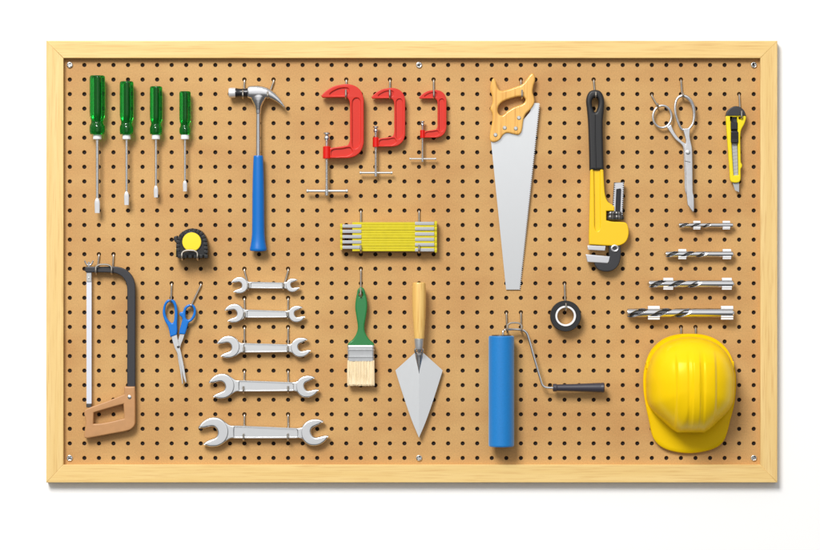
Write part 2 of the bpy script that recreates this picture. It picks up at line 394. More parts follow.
hook(12, 1, 243.6, 98.8, 15.2, 'short wire hook over the black neck of the hammer head', 7.4)
hook(14, 1, 268.4, 99.2, 15.6, 'slanted wire hook under the claw of the hammer', 6.6)

# ------------------------------------------------------------------ clamps
def clamp():
    t = Thing('screw_clamp', 'largest of the red screw clamps, with a steel T-handle', 'clamp', 346.5, 98, 8, 'red screw clamps')
    Z = lambda p: z5(300, 70, p)
    out = sm(Z([(106,130,1),(130,106),(165,84),(205,74),(245,72),(280,83),(305,106),(318,142),(319,180),(319,330),(318,370),(305,405),(280,429),(245,440),(200,441),(150,441,1),(150,391,1),(215,381),(240,374),(250,350),(250,320),(250,185),(248,160),(240,144),(222,138),(190,138),(113,139,1)]))
    p1 = sm(Z([(262,160),(270,145),(285,140),(298,148),(303,165),(303,250),(303,345),(298,372),(283,392),(268,390),(262,370),(262,345),(262,250)]))
    p2 = sm(Z([(150,118),(185,97),(215,90),(240,92),(246,105),(240,122),(215,127),(180,128),(152,127)]))
    p3 = sm(Z([(160,402),(210,394),(248,388),(258,398),(262,412),(240,428),(210,431),(160,431)]))
    m = MB(); m.plate(out, 4.5, 12.0, 0.7, [p1, p2, p3]); 
    for p in (p1, p2, p3):
        c = (sum(q[0] for q in p)/len(p), sum(q[1] for q in p)/len(p))
        m.plate([(c[0]+(q[0]-c[0])*1.06, c[1]+(q[1]-c[1])*1.06) for q in p], 5.8, 10.4)
    fr = t.part('clamp_frame', m, M['red'])
    xc, h = 326.8, 8.2
    m = MB(); m.lathe([(146.4,.5),(146.4,3.5),(146.9,3.9),(158.2,3.9),(158.7,3.5),(158.7,.5)], 'y', (xc,h), 32); t.part('threaded_sleeve', m, M['red2'])
    prof = [(138,.1),(138,1.7)]; y = 138.4
    while y < 189: prof += [(y,1.45),(y+.45,1.85)]; y += .9
    prof += [(189.5,2.1),(195.2,2.1),(195.8,1.7),(195.8,.1)]
    m = MB(); m.lathe(prof, 'y', (xc,h), 20); t.part('clamp_screw', m, M['steel'])
    m = MB(); m.lathe([(132.4,.1),(132.4,3.1),(132.8,3.6),(134,3.6),(134.6,2.2),(135.4,1.9),(136.2,2.4),(137.4,2.9),(139,2.9),(140,2.4),(140.6,1.2),(140.6,.1)], 'y', (xc,h), 28); t.part('swivel_pad', m, M['chrome'])
    m = MB(); m.lathe([(306.4,.1),(306.4,1.4),(306.8,1.9),(308.4,1.9),(308.8,1.25),(345.6,1.25),(346,1.9),(347.6,1.9),(348,1.4),(348,.1)], 'x', (191,h+.4), 18); t.part('t_handle', m, M['zinc'])
    return t
def clone(root, label):
    r = root.copy(); COL.objects.link(r); r['label'] = label
    for ch in list(root.children):
        c = ch.copy(); COL.objects.link(c); c.parent = r
        for g in list(ch.children):
            d = g.copy(); COL.objects.link(d); d.parent = c
    return r
c1 = clamp()
def place_clamp(label, dx, top, s):
    c = clone(c1.root, label); k = c1.k
    ax = dx; ay = top + (98-84.4)*s
    c.location = ((ax-CX)*S*k, 0, (CY-ay)*S*k); c.scale = (s, 0.82 if s > .7 else 0.72, s)
place_clamp('middle sized red screw clamp between the largest and smallest ones', 371.4 + (346.5-321.3)*.795, 88, .795)
place_clamp('smallest of the red screw clamps', 419 + (346.5-321.3)*.645, 90, .645)
hook(19, 1, 346.1, 98.9, 14.2, 'wire hook carrying the largest red clamp', 8.2)
hook(22, 1, 389.8, 98.6, 12.2, 'wire hook carrying the middle sized red clamp', 8.2)
hook(25, 1, 433.7, 98.4, 11.0, 'wire hook carrying the smallest red clamp', 8.2)

# ------------------------------------------------------------------ folding ruler
def ruler():
    t = Thing('folding_ruler', 'yellow folding ruler folded shut, with grey metal hinges', 'ruler', 389, 251, 8)
    y0, y1 = 222.2, 251.3; n = 11; p = (y1-y0)/n
    for i in range(n):
        a, b = (352.4, 436.9) if i % 2 == 0 else (340.2, 434.6)
        m = MB(); dh = 0.2*((i*7) % 3 - 1)
        m.box(a, y0+p*i+.05, b, y0+p*(i+1)-.05, 3.2, 12.4+dh, .28); yc = y0+p*(i+.5)
        xe = (a, a+2.2) if i % 2 else (b-2.2, b)
        m.box(xe[0], yc-p*.95, xe[1], yc+p*.95, 3.6, 12.0, .25)
        sl = t.part('slat', m, M['ruler'])
        x0, x1 = (415, 434.2) if i % 2 == 0 else (342.6, 361.5)
        m = MB(); yc = y0+p*(i+.5)
        m.box(x0, yc-1.65, x1, yc+1.65, 8.0, 13.2+dh, .45); t.part('hinge', m, M['hinge'], sl)
ruler()
hook(20, 10, 361.0, 252.6, 15.2, 'wire hook at the offset end of the yellow ruler', 7.2)
hook(24, 10, 419.0, 252.6, 15.2, 'wire hook at the square end of the yellow ruler', 7.2)

# ------------------------------------------------------------------ hand saw
def saw():
    t = Thing('hand_saw', 'hand saw with a wooden handle and a broad tapering steel blade', 'saw', 520.5, 98, 6)
    Z = lambda p: z5(440, 60, p)
    out = sm(Z([(268,92),(278,105),(288,138),(302,154),(335,149),(380,134),(410,122),(430,100),(448,76),(461,67),(472,77),(475,102),(467,132),(463,162),(470,188),(472,215),(455,245),(430,270),(418,297),(412,340),(406,362),(392,375),(365,371),(335,366),(316,376),(300,398),(276,411),(256,408),(248,390),(255,340),(262,300),(261,268),(251,245),(262,215),(260,180),(251,150),(257,108)]))
    ho = sm(Z([(418,187),(427,200),(412,220),(372,235),(336,256),(312,277),(296,273),(288,252),(296,226),(320,206),(360,191),(398,183)]))
    m = MB(); m.plate(out, 3.0, 9.6, 1.9, [ho], res=4); hd = t.part('handle', m, M['beech'])
    for x, y in Z([(277,375),(323,340),(378,343),(394,290)]):
        m = MB(); m.lathe([(9.0,.1),(9.0,2.0),(9.9,2.0),(10.3,1.5),(10.35,.1)], 'h', (x,y), 20); t.part('rivet', m, M['screw'], hd)
    A, B = (540.2,104.5), (520.8,289.6); n = 92
    left = [(533,103.0),(530,112),(524,119),(512,122.5),(494,130),(490.9,140),(506.2,289.6)]
    def xl(y):
        for (x0, y0), (x1, y1) in zip(left, left[1:]):
            if y <= y1: return x0+(x1-x0)*(y-y0)/(y1-y0)
        return left[-1][0]
    rows = [(103.0, 538.8)]
    for i in range(n):
        d = (B[1]-A[1])/n; x = A[0]+(B[0]-A[0])*i/n; y = A[1]+d*i
        rows += [(y, x), (y+d*.2, x-1.7)]
    rows.append((B[1], B[0])); nr = len(rows); m = MB(); vs = []; fs = []
    for sd in (0, 1):
        for y, x in rows:
            h = 5.9 - 4.2*((y-103)/187)**2 - .7*sd      # bow towards the board added so reflections darken down the blade
            vs += [(xl(y), y, h), (x-2.6, y, h), (x, y, h)]
    k = 3*nr
    for r in range(nr-1):
        for q in (0, 1): fs += [(3*r+q, 3*r+q+1, 3*r+q+4, 3*r+q+3), (k+3*r+q, k+3*r+q+1, k+3*r+q+4, k+3*r+q+3)]
        for q in (0, 2): fs.append((3*r+q, 3*r+q+3, k+3*r+q+3, k+3*r+q))
    for r in (0, nr-1):
        for q in (0, 1): fs.append((3*r+q, 3*r+q+1, k+3*r+q+1, k+3*r+q))
    m.add(vs, fs); t.part('blade', m, M['blade'], angle=20)
saw()
hook(31, 1, 521.6, 98.8, 12.4, 'wire hook through the hand hole of the saw', 8.0)

# ------------------------------------------------------------------ pipe wrench
def pipe_wrench():
    t = Thing('pipe_wrench', 'heavy yellow pipe wrench with a black grip, hanging jaw down', 'pipe wrench', 597, 97, 8)
    Z = lambda p: z5(540, 70, p); Y = lambda p: z5(540, 170, p)
    out = sm(Z([(275,100),(304,110),(320,148),(319,200),(314,260),(316,400),(319,502,1),(247,502,1),(245,400),(240,260),(235,200),(231,148),(246,110)]))
    ho = sm(Z([(276,136),(290,150),(291,175),(284,200),(275,212),(267,200),(259,175),(261,150)]))
    m = MB(); m.plate(out, 2.8, 12.6, 2.6, [ho], res=4)
    gr = t.part('grip', m, M['black'])
    m = MB(); m.tube([(594.6,115,12.4),(594.8,140,12.4),(595.6,169,12.4)], .8, 8); t.part('moulding_ridge', m, M['black'], gr)
    out = sm(Y([(251,-24,1),(315,-24,1),(319,60),(325,125),(338,158),(360,174),(372,184,1),(372,206,1),(331,206,1),(331,252,1),(360,258),(405,260),(430,266),(441,292),(441,330),(426,361),(395,378),(350,379),(245,373,1),(244,340),(247,200)]))
    p1 = sm(Y([(268,-18,1),(299,-18,1),(298,150),(300,250),(298,290),(286,306),(274,290),(272,250),(271,150)]))
    m = MB(); m.plate(out, 3.5, 11.8, 1.1, [p1], res=3); m.plate([(593.0,166.2),(600.6,166.2),(600.8,232),(593.0,232)], 5, 9.6)
    t.part('body', m, M['yellow'])
    # movable jaw: toothed shank, hook and its ring
    def rot(x, y): return x, y
    L = [(371,60),(419,62)]; teeth = []
    a0, a1 = Y([(419,62)])[0], Y([(411,232)])[0]; b0, b1 = Y([(360,232)])[0], Y([(371,60)])[0]
    ol = []
    for (p, q, s) in ((a0, a1, 1), (b0, b1, -1)):
        for i in range(16):
            u = i/16; x = p[0]+(q[0]-p[0])*u; y = p[1]+(q[1]-p[1])*u; ol += [(x+.35*s, y), (x-1.5*s, y+(q[1]-p[1])/16*.5)]
    slot = Y([(380,96),(402,92),(406,100),(400,230),(374,230)])
    m = MB(); m.plate(Y([(370,62),(420,62),(412,234),(360,234)]), 5.0, 9.6, .2); sh = t.part('jaw_shank', m, M['nut'])
    m = MB(); m.plate(ol, 9.4, 10.8, 0, [slot]); t.part('shank_teeth', m, M['jaw'], sh)
    m = MB(); m.plate(Y([(379,93),(405,91),(401,230),(374,230)]), 9.5, 9.9); t.part('shank_groove', m, M['gloss'], sh)
    jk = sm(Y([(344,372,1),(400,372,1),(404,400),(402,440),(393,472),(373,496),(340,508),(305,504),(284,492),(268,464,1),(338,458,1),(344,436,1)]))
    m = MB(); m.plate(jk, 4.2, 11.2, 1.0, res=3); hj = t.part('hook_jaw', m, M['grey'])
    m = MB(); m.plate(sm(Y([(227,421,1),(349,432,1),(343,458),(336,467,1),(236,460,1)])), 3.8, 11.8, .5); t.part('jaw_teeth', m, M['jaw'], hj)
    cx, cy = Y([(373,392)])[0]
    m = MB(); m.tube([(cx+3.1*cos(q), cy+2.8*sin(q), 11.3) for q in [2*pi*k/24 for k in range(24)]], 1.05, 8, True); t.part('jaw_ring', m, M['jaw'], hj)
    m = MB(); m.plate(Y([(237,377),(327,380),(324,404),(238,399)]), 4.2, 11.4, .4); t.part('heel_jaw', m, M['jaw'])
    # knurled adjusting nut, axis along the shank
    def kn(y, a): return 1 + .05*cos(18*a)
    prof = [(211.4,.3),(211.4,6.2),(212.2,7.2),(214,7.6),(215.4,7.2),(216.2,7.8),(218,8.2),(219.6,7.8),(220.3,6.6),(220.3,.3)]
    m = MB(); m.lathe([(y, r) for y, r in prof], 'y', (615.4, 7.6), 72, kn)
    m.map(lambda x, y, h: (x, y, 7.6+(h-7.6)*.72)); t.part('adjusting_nut', m, M['nut'])
M['nut'] = mat('dark_knurled_steel', (92,90,88), 0.32, 0.85)
pipe_wrench()
hook(36, 1, 595.0, 98.6, 14.6, 'wire hook through the slot of the pipe wrench grip', 5.6)

# ------------------------------------------------------------------ all-metal scissors
M['shear'] = mat('worn_nickel', (206,206,208), 0.42, 1.0, rvar=0.06, vscale=90)
def scissors_metal():
    t = Thing('metal_scissors', 'all steel tailoring scissors with one small and one long finger loop', 'scissors', 682, 96, 6)
    Z = lambda p: z5(630, 80, p)
    # half with the small loop
    a = 0.18; ring = []
    for k in range(28):
        q = 2*pi*k/28; x, y = 47*cos(q), 55*sin(q); ring.append((630+(161+x*cos(a)-y*sin(a)*-1*.4)/5, 80+(183+y-x*.12)/5, 6.2))
    m = MB(); m.tube(ring, 1.25, 10, True)
    m.plate(sm(Z([(184,236,1),(205,222,1),(222,262),(250,297),(278,318),(304,330,1),(306,360),(302,410),(300,470),(300,600,1),(276,560),(272,480),(269,410),(267,365),(262,330),(225,295),(198,258)])), 5.0, 7.4, .6)
    t.part('cutting_half', m, M['shear'])
    # half with the long loop
    r2 = Z([(258,80),(286,88),(308,114),(320,160),(316,210),(300,238),(278,250),(258,246),(242,215),(227,165),(226,122),(237,92)])
    p3 = cr([(x, y, 7.6) for x, y in r2], True, 4); n = len(p3)
    rad = [1.25 + .75*max(0, cos(2*pi*(i/n)-0.9))**2 for i in range(n)]
    m = MB(); m.tube(p3, rad, 10, True)
    m.plate(sm(Z([(262,244,1),(300,240,1),(297,275),(300,300),(304,318),(309,345),(311,420),(313,560),(318,585),(319,655,1),(313,662,1),(286,624,1),(280,560),(276,450),(272,390),(270,340),(278,310),(272,280)])), 7.6, 9.8, .6)
    t.part('cutting_half', m, M['shear'])
    m = MB(); m.lathe([(9.6,.1),(9.6,2.3),(10.3,2.2),(10.6,1.6),(10.6,.1)], 'h', (687.6,152.5), 24); t.part('pivot_screw', m, M['steel'])
    m = MB(); m.plate(Z([(272,404),(300,410),(300,413),(272,407)]), 9.5, 9.95); t.part('grind_line', m, M['nut'])
scissors_metal()
hook(40, 2, 657.0, 107.6, 10.4, 'slanted wire hook in the small loop of the steel scissors', 3.6)
hook(42, 1, 682.2, 98.2, 11.6, 'wire hook in the long loop of the steel scissors', 4.4)

# ------------------------------------------------------------------ utility knife
def knife():
    t = Thing('utility_knife', 'yellow snap-off utility knife with black slider, blade tip out', 'knife', 740, 118, 6)
    Z = lambda p: z5(630, 80, p)
    body = sm(Z([(477,178,1),(578,178,1),(578,195),(570,220),(554,252),(550,290),(552,380),(553,412),(559,424),(558,436),(552,446),(551,498),(541,512),(514,513),(501,504),(497,460),(487,320)]))
    slot = sm(Z([(502,186,1),(534,186,1),(537,300),(541,476,1),(516,478,1),(507,330)]))
    eye = circ(740.2, 118, 1.9, 16)
    m = MB(); m.plate(body, 3.2, 9.4, .9, [slot, eye]); t.part('body', m, M['knife'])
    m = MB(); m.plate(sm(Z([(476,181,1),(484,158),(502,140),(526,131),(552,138),(570,156),(579,181,1)])), 3.0, 9.9, .9)
    t.part('end_cap', m, M['grey'])
    m = MB(); m.plate(Z([(500,184),(540,184),(543,480),(512,480)]), 3.6, 5.6); t.part('channel', m, M['grey'])
    m = MB(); m.plate(Z([(508,312),(535,312),(540,478),(516,478)]), 6.0, 6.8, .1)
    m.plate(Z([(508,500),(545,500),(545,561),(525,552)]), 6.0, 6.8, .1)
    bl = t.part('blade', m, M['hinge'])
    m = MB()
    for k in range(9):
        y = 330+k*17; m.plate(Z([(509+k*.6,y),(535+k*.5,y-6),(535+k*.5,y-4.4),(509+k*.6,y+1.6)]), 6.78, 6.86)
    t.part('snap_lines', m, M['hinge2'], bl)
    m = MB(); m.plate(rrect(730.2,122.2,737.2,129.8,.8), 5.6, 10.4, .7)
    m.plate(rrect(730.4,131.0,737.8,143.4,1.6), 5.6, 11.2, .9)
    for k in range(4): m.plate(rrect(730.9,133+k*1.5,737.2,133.7+k*1.5,.3), 11.0, 11.7, .2)
    t.part('slider', m, M['gloss'])
knife()
hook(46, 2, 740.4, 119.4, 12.2, 'wire hook in the eye of the yellow utility knife', 7.6)

# ------------------------------------------------------------------ tape measure
M['case'] = mat('black_case_rubber', (20,20,22), 0.42, bump=0.06, bscale=700)
def tape_measure():
    t = Thing('tape_measure', 'black rubber cased tape measure with a round yellow disc', 'tape measure', 192.5, 258, 12)
    Z = lambda p: z5(60, 220, p)
    core = Z([(582,186,1),(583,140),(588,100),(606,68),(640,48),(672,44),(708,58),(732,90),(740,140),(738,186,1)])
    m = MB(); o = sm(core); m.plate(o, 3.0, 19.5, 2.2, res=4)
    # rubber ribs round the rim
    rim = cr(Z([(586,150),(588,105),(606,70),(640,49),(672,45),(708,58),(731,90),(740,135),(740,176)]), False, 5)
    acc = 0; nxt = 0
    for i in range(len(rim)-1):
        (x0, y0), (x1, y1) = rim[i], rim[i+1]; l = hypot(x1-x0, y1-y0)
        while nxt < acc + l:
            u = (nxt-acc)/l; x, y = x0+(x1-x0)*u, y0+(y1-y0)*u; tx, ty = (x1-x0)/l, (y1-y0)/l; nx, ny = ty, -tx
            q = [(x+tx*a+nx*b, y+ty*a+ny*b) for a, b in ((-1.4,-3.6),(1.4,-3.6),(1.75,.4),(-1.75,.4))]
            m.plate(q, 2.8, 19.9, .5); nxt += 4.1
        acc += l
    for x in (178.2, 183.5, 188.8, 194.1, 199.4, 204.6): m.plate(rrect(x, 254.6, x+3.9, 258.2, .6), 2.8, 19.9, .5)
    t.part('rubber_case', m, M['case'])
    m = MB(); m.plate(circ(192.4,242,10.4,48), 19.0, 20.1, .5); rg = t.part('disc_rim', m, M['gloss'])
    m = MB(); m.lathe([(19.9,.1),(19.9,9.4),(20.6,9.4),(21,8.9),(21.1,6),(21.15,.1)], 'h', (192.4,242), 48); t.part('yellow_disc', m, M['lemon'], rg)
    m = MB(); m.plate(sm(Z([(588,78,1),(572,84),(570,98),(578,112,1),(590,116,1)])), 6, 15, .8); t.part('lock_button', m, M['black'])
    m = MB(); m.plate(rrect(175.4,248.4,177.2,256.8,.4), 6, 16, .3); t.part('end_hook', m, M['ash_metal'])
M['ash_metal'] = mat('worn_yellow_metal', (196,164,96), 0.4, 0.6)
tape_measure()
double_hook(8, 9, 12, 183.8, 199.0, 260.2, 24.5, 250.6, 'double wire hook clasping the black tape measure')

# ------------------------------------------------------------------ hacksaw
def hacksaw():
    t = Thing('hacksaw', 'hacksaw with dark grey bow frame and tan handle, hanging upright', 'hacksaw', 105, 270, 6)
    Z = lambda p: z5(60, 220, p); Y = lambda p: z5(60, 350, p)
    o = sm(Z([(132,233,1),(200,233),(262,232),(300,236),(336,252),(362,280),(375,314),(378,350),(378,600),(378,855,1),(337,855,1),(337,600),(337,350),(331,312),(314,286),(290,270),(262,264),(200,262),(132,262,1),(127,256),(127,239)]))
    m = MB(); m.plate(o, 3.6, 9.4, .9, res=3); t.part('bow_frame', m, M['grey'])
    m = MB(); m.plate(Z([(133,262),(158,262),(158,930),(133,930)]), 6.0, 6.7)
    t.part('blade', m, M['hack'])
    m = MB(); m.plate(rrect(86.8,272.6,91.4,281.8,.5), 6.5, 7.5, .3); m.lathe([(7.3,.1),(7.3,.9),(8.1,.8),(8.2,.1)], 'h', (89,278), 12); t.part('blade_pin', m, M['screw'])
    m = MB(); m.lathe([(262,.1),(262,1.2),(266.6,1.2),(267,2.0),(269.5,2.0),(270,.1)], 'y', (89,6.5), 16)
    for s in (-1, 1):
        m.tube(cr([(89+s*.8,265.2,6.5),(89+s*2.2,264.4,6.5),(89+s*3.6,262.2,6.5),(89+s*4.1,260.8,6.5)], False, 4), [.9]*13, 8)
    t.part('wing_nut', m, M['steel'])
    o = sm(Y([(322,182,1),(377,182,1),(378,260),(378,350),(376,372),(364,390),(342,402),(240,422),(138,441,1),(125,436),(126,400),(131,362),(124,320),(126,300),(150,287),(240,254),(322,221,1)]))
    ho = sm(Y([(171,313,1),(240,292),(319,270,1),(321,305),(322,341,1),(260,356),(205,366),(169,368,1)]))
    m = MB(); m.plate(o, 3.0, 10.6, 1.3, [ho], res=3); hd = t.part('handle', m, M['tan'])
    m = MB(); m.lathe([(10.2,.1),(10.2,2.0),(10.9,1.9),(11.2,1.2),(11.25,.1)], 'h', Y([(350,235)])[0], 20); t.part('rivet', m, M['screw'], hd)
    m = MB(); m.plate(rrect(86.4,403.4,91.6,407.4,.3), 5.4, 7.6, .3); t.part('blade_holder', m, M['nut'])
M['hack'] = mat('pale_blade_steel', (226,228,238), 0.4, 0.6, bump=0.05, bscale=500)
hacksaw()
double_hook(2, 3, 13, 97.0, 112.6, 274.0, 12.4, 264.6, 'double wire hook holding the top bar of the hacksaw')

# ------------------------------------------------------------------ blue scissors
def scissors_blue():
    t = Thing('household_scissors', 'small scissors with bright blue plastic finger loops', 'scissors', 180, 300, 6)
    Z = lambda p: z5(60, 290, p)
    o = sm(Z([(551,46),(574,54),(586,88),(588,130),(586,165),(587,200),(584,224,1),(552,236,1),(548,210),(540,180),(524,152),(514,115),(520,74),(534,52)]))
    ho = sm(Z([(551,60),(566,68),(573,95),(573,130),(568,160),(558,165),(542,150),(528,118),(530,80),(540,64)]))
    m = MB(); m.plate(o, 4.0, 8.4, 1.1, [ho], res=3); h1 = t.part('handle', m, M['blue_s'])
    o = sm(Z([(656,70),(674,80),(681,104),(676,132),(660,154),(644,165),(636,190),(626,222,1),(596,220,1),(600,195),(608,165),(612,140),(598,125),(601,112),(614,108),(622,88),(638,74)]))
    ho = sm(Z([(655,83),(667,92),(668,112),(660,134),(645,148),(632,144),(628,124),(631,100),(641,87)]))
    m = MB(); m.plate(o, 4.0, 8.4, 1.1, [ho], res=3); t.part('handle', m, M['blue_s'])
    m = MB(); m.plate(sm(Z([(556,228,1),(584,220,1),(592,260),(603,300),(618,370),(628,430),(632,458),(629,466,1),(618,440),(604,380),(588,320),(572,285)])), 6.3, 7.3, .25)
    t.part('blade', m, M['steel'])
    m = MB(); m.plate(sm(Z([(600,216,1),(624,218,1),(616,245),(604,275),(601,300),(606,360),(611,420),(615,466),(610,472,1),(604,430),(594,370),(584,310),(578,285),(590,250)])), 5.0, 6.1, .25)
    t.part('blade', m, M['steel'])
    m = MB(); m.lathe([(7.2,.1),(7.2,1.5),(7.8,1.3),(8,.1)], 'h', Z([(592,284)])[0], 16); t.part('pivot_rivet', m, M['nut'])
scissors_blue()
hook(7, 15, 171.0, 302.6, 10.6, 'upright wire hook in the larger blue scissors loop', 3.2)
hook(9, 15, 191.6, 307.0, 10.6, 'long slanted wire hook in the smaller blue scissors loop', 3.0)

# ------------------------------------------------------------------ spanners
def head(C, R, ang, neck):
    """open-end jaw outline; ang is the opening direction (y down)"""
    ca, sa = cos(radians(ang)), sin(radians(ang))
    L = [(-1.0,0),(-.86,.5),(-.5,.866),(0,1.0),(.45,.93),(.78,.76),(1.0,.56,1),(.66,.45),(.30,.42),(.0,.37),(-.16,.2),(-.2,0)]
    P = L + [(p[0], -p[1]) + p[2:] for p in reversed(L[1:-1])]
    return sm([(C[0]+R*(p[0]*ca-p[1]*sa), C[1]+R*(p[0]*sa+p[1]*ca)) + tuple(p[2:]) for p in P], 5)
def spanner(label, cl, rl, al, cr_, rr, ar, s0, s1, i):
    f = rl/14.6; th = 3.6 + 2.6*f; h0 = 3.0; h1 = h0 + th
    t = Thing('open_end_spanner', label, 'spanner', (cl[0]+cr_[0])/2, (cl[1]+cr_[1])/2, 6, 'double open-end spanners')
    m = MB()
    m.plate(head(cl, rl, al, 0), h0, h1, 1.75*f+.1, res=6); m.plate(head(cr_, rr, ar, 0), h0+.2, h1-.2, 1.65*f+.1, res=6)
    xa, xb = cl[0]+rl*.55, cr_[0]-rr*.5; n0, n1 = s0, s1
    # shank with a long recessed panel
    o = sm([(xa-rl*.1,n0[0]-rl*.28),(xa+rl*.55,n0[0]-.1),(xa+rl*1.0,n0[0]),((xa+xb)/2,(n0[0]+n1[0])/2),(xb-rr*1.0,n1[0]),(xb-rr*.5,n1[0]-.1),(xb+rr*.1,n1[0]-rr*.25),
            (xb+rr*.1,n1[1]+rr*.25),(xb-rr*.5,n1[1]+.1),(xb-rr*1.0,n1[1]),((xa+xb)/2,(n0[1]+n1[1])/2),(xa+rl*1.0,n0[1]),(xa+rl*.55,n0[1]+.1),(xa-rl*.1,n0[1]+rl*.28)], 5)
    g = .9*f+.5
    pa, pb = xa+rl*.8, xb-rr*.75
    pk = rrect(pa, 0, pb, 1, .01, 3)
    pk = sm([(pa,n0[0]+g+.4),(pa+.8,n0[0]+g),(pb-1.2,n1[0]+g),(pb,n1[0]+g+1.0),(pb,n1[1]-g-.6),(pb-1.0,n1[1]-g),(pa+.8,n0[1]-g),(pa,n0[1]-g-.4)], 3)
    m.plate(o, h0+.5, h1-.45, .95*f+.1, [pk], res=4)
    m.plate(sm([(pa-.5,n0[0]+g-.4,1),(pb+.5,n1[0]+g-.4,1),(pb+.5,n1[1]-g+.4,1),(pa-.5,n0[1]-g+.4,1)]), h0+1.0, h1-1.5-.8*f)
    t.part('spanner_body', m, M['forged'])
    return h1
Q = lambda x, y, oy: (180+x/5, oy+y/5)
sp = [
 ('smallest open-end spanner, topmost of the five', Q(300,126,260), 8.3, 167, Q(562,127,260), 6.9, -16, (281.8,288.4), (282.4,288.6)),
 ('second smallest open-end spanner, just below the topmost one', Q(274,266,260), 9.5, 165, Q(582,271,260), 8.3, -17, (309.6,317.8), (310.8,317.6)),
 ('middle sized open-end spanner, third of the five', Q(245,434,260), 11.2, 164, Q(602,438,260), 9.9, -18, (343.0,352.6), (344.2,352.2)),
 ('second largest open-end spanner, just above the lowest one', Q(212,180,350), 12.6, 163, Q(634,184,350), 11.1, -18, (380.2,391.6), (382.0,391.2)),
 ('largest open-end spanner, lowest of the five', Q(172,409,350), 14.8, 163, Q(670,413,350), 13.4, -19, (425.4,438.4), (427.8,438.2)),
]
hk = [(248.6,283.6,289.8),(245.0,244.9,318.8),(244.4,288.2,353.4),(243.8,288.4,392.8),(244.0,288.2,440.2)]
nm = ['smallest', 'second smallest', 'middle sized', 'second largest', 'largest']
for k, a in enumerate(sp):
    h1 = spanner(*a, k)
    j = (14, 16, 18, 21, 24)[k]; lx, rx, by = hk[k]
    if k == 1: rx = 288.0
    hook(12, j, lx, by, h1+2.0, 'wire hook near the wider jaw of the %s spanner' % nm[k], 6.4)
    hook(15, j, rx, by-.2, h1+2.0, 'wire hook near the narrower jaw of the %s spanner' % nm[k], 6.4)

# ------------------------------------------------------------------ paint brush
def brush():
    t = Thing('paint_brush', 'flat paint brush with a green handle and pale bristles', 'paint brush', 360.8, 296, 7)
    Z = lambda p: z5(320, 260, p)
    o = sm(Z([(204,136),(220,144),(229,170),(236,205),(237,240),(230,290),(223,335),(228,365),(246,395),(268,415),(274,430,1),(137,430,1),(142,415),(165,395),(183,365),(189,335),(183,290),(176,240),(178,205),(184,170),(190,146)]))
    m = MB(); m.plate(o, 3.6, 10.2, 1.7, [circ(360.7,294.6,2.0,18)], res=4); t.part('handle', m, M['paint_g'])
    m = MB(); x0, x1 = 347.6, 374.1
    rings = []
    for y, d in ((345.2,.0),(345.8,.35),(347.4,.35),(347.9,-.1),(349,-.1),(349.5,.4),(350.4,.4),(351,0),(356,-.1),(356.5,.35),(357.4,.35),(358,0),(360.6,.1),(361.2,-.1)):
        rings.append([(x, y, h) for x, h in rrect(x0-d, 2.8-d, x1+d, 11.4+d, 2.2, 5)])
    m.loft(rings); t.part('ferrule', m, M['ferrule'])
    m = MB(); m.loft([[(x, y, h) for x, h in rrect(347.9, 3.2, 373.8, 10.8, 2, 4)] for y in (360.5, 372, 384.2)])
    rnd = random.Random(4)
    for k in range(330):
        x = 347.6 + 26.6*rnd.random(); h = 10.4 + .9*rnd.random() if rnd.random() < .85 else 3+7*rnd.random()
        s = (x-360.8)*.02; e = 384.6 + rnd.random()*1.4
        m.tube([(x,360.4,h),(x+s*.5+rnd.uniform(-.2,.2),372,h+.1),(x+s+rnd.uniform(-.3,.3),e,h-.5)], [.22,.22,.13], 5)
    t.part('bristles', m, M['bristle'])
brush()
hook(20, 14, 360.8, 297.4, 12.8, 'wire hook in the eye of the green paint brush', 8.4)

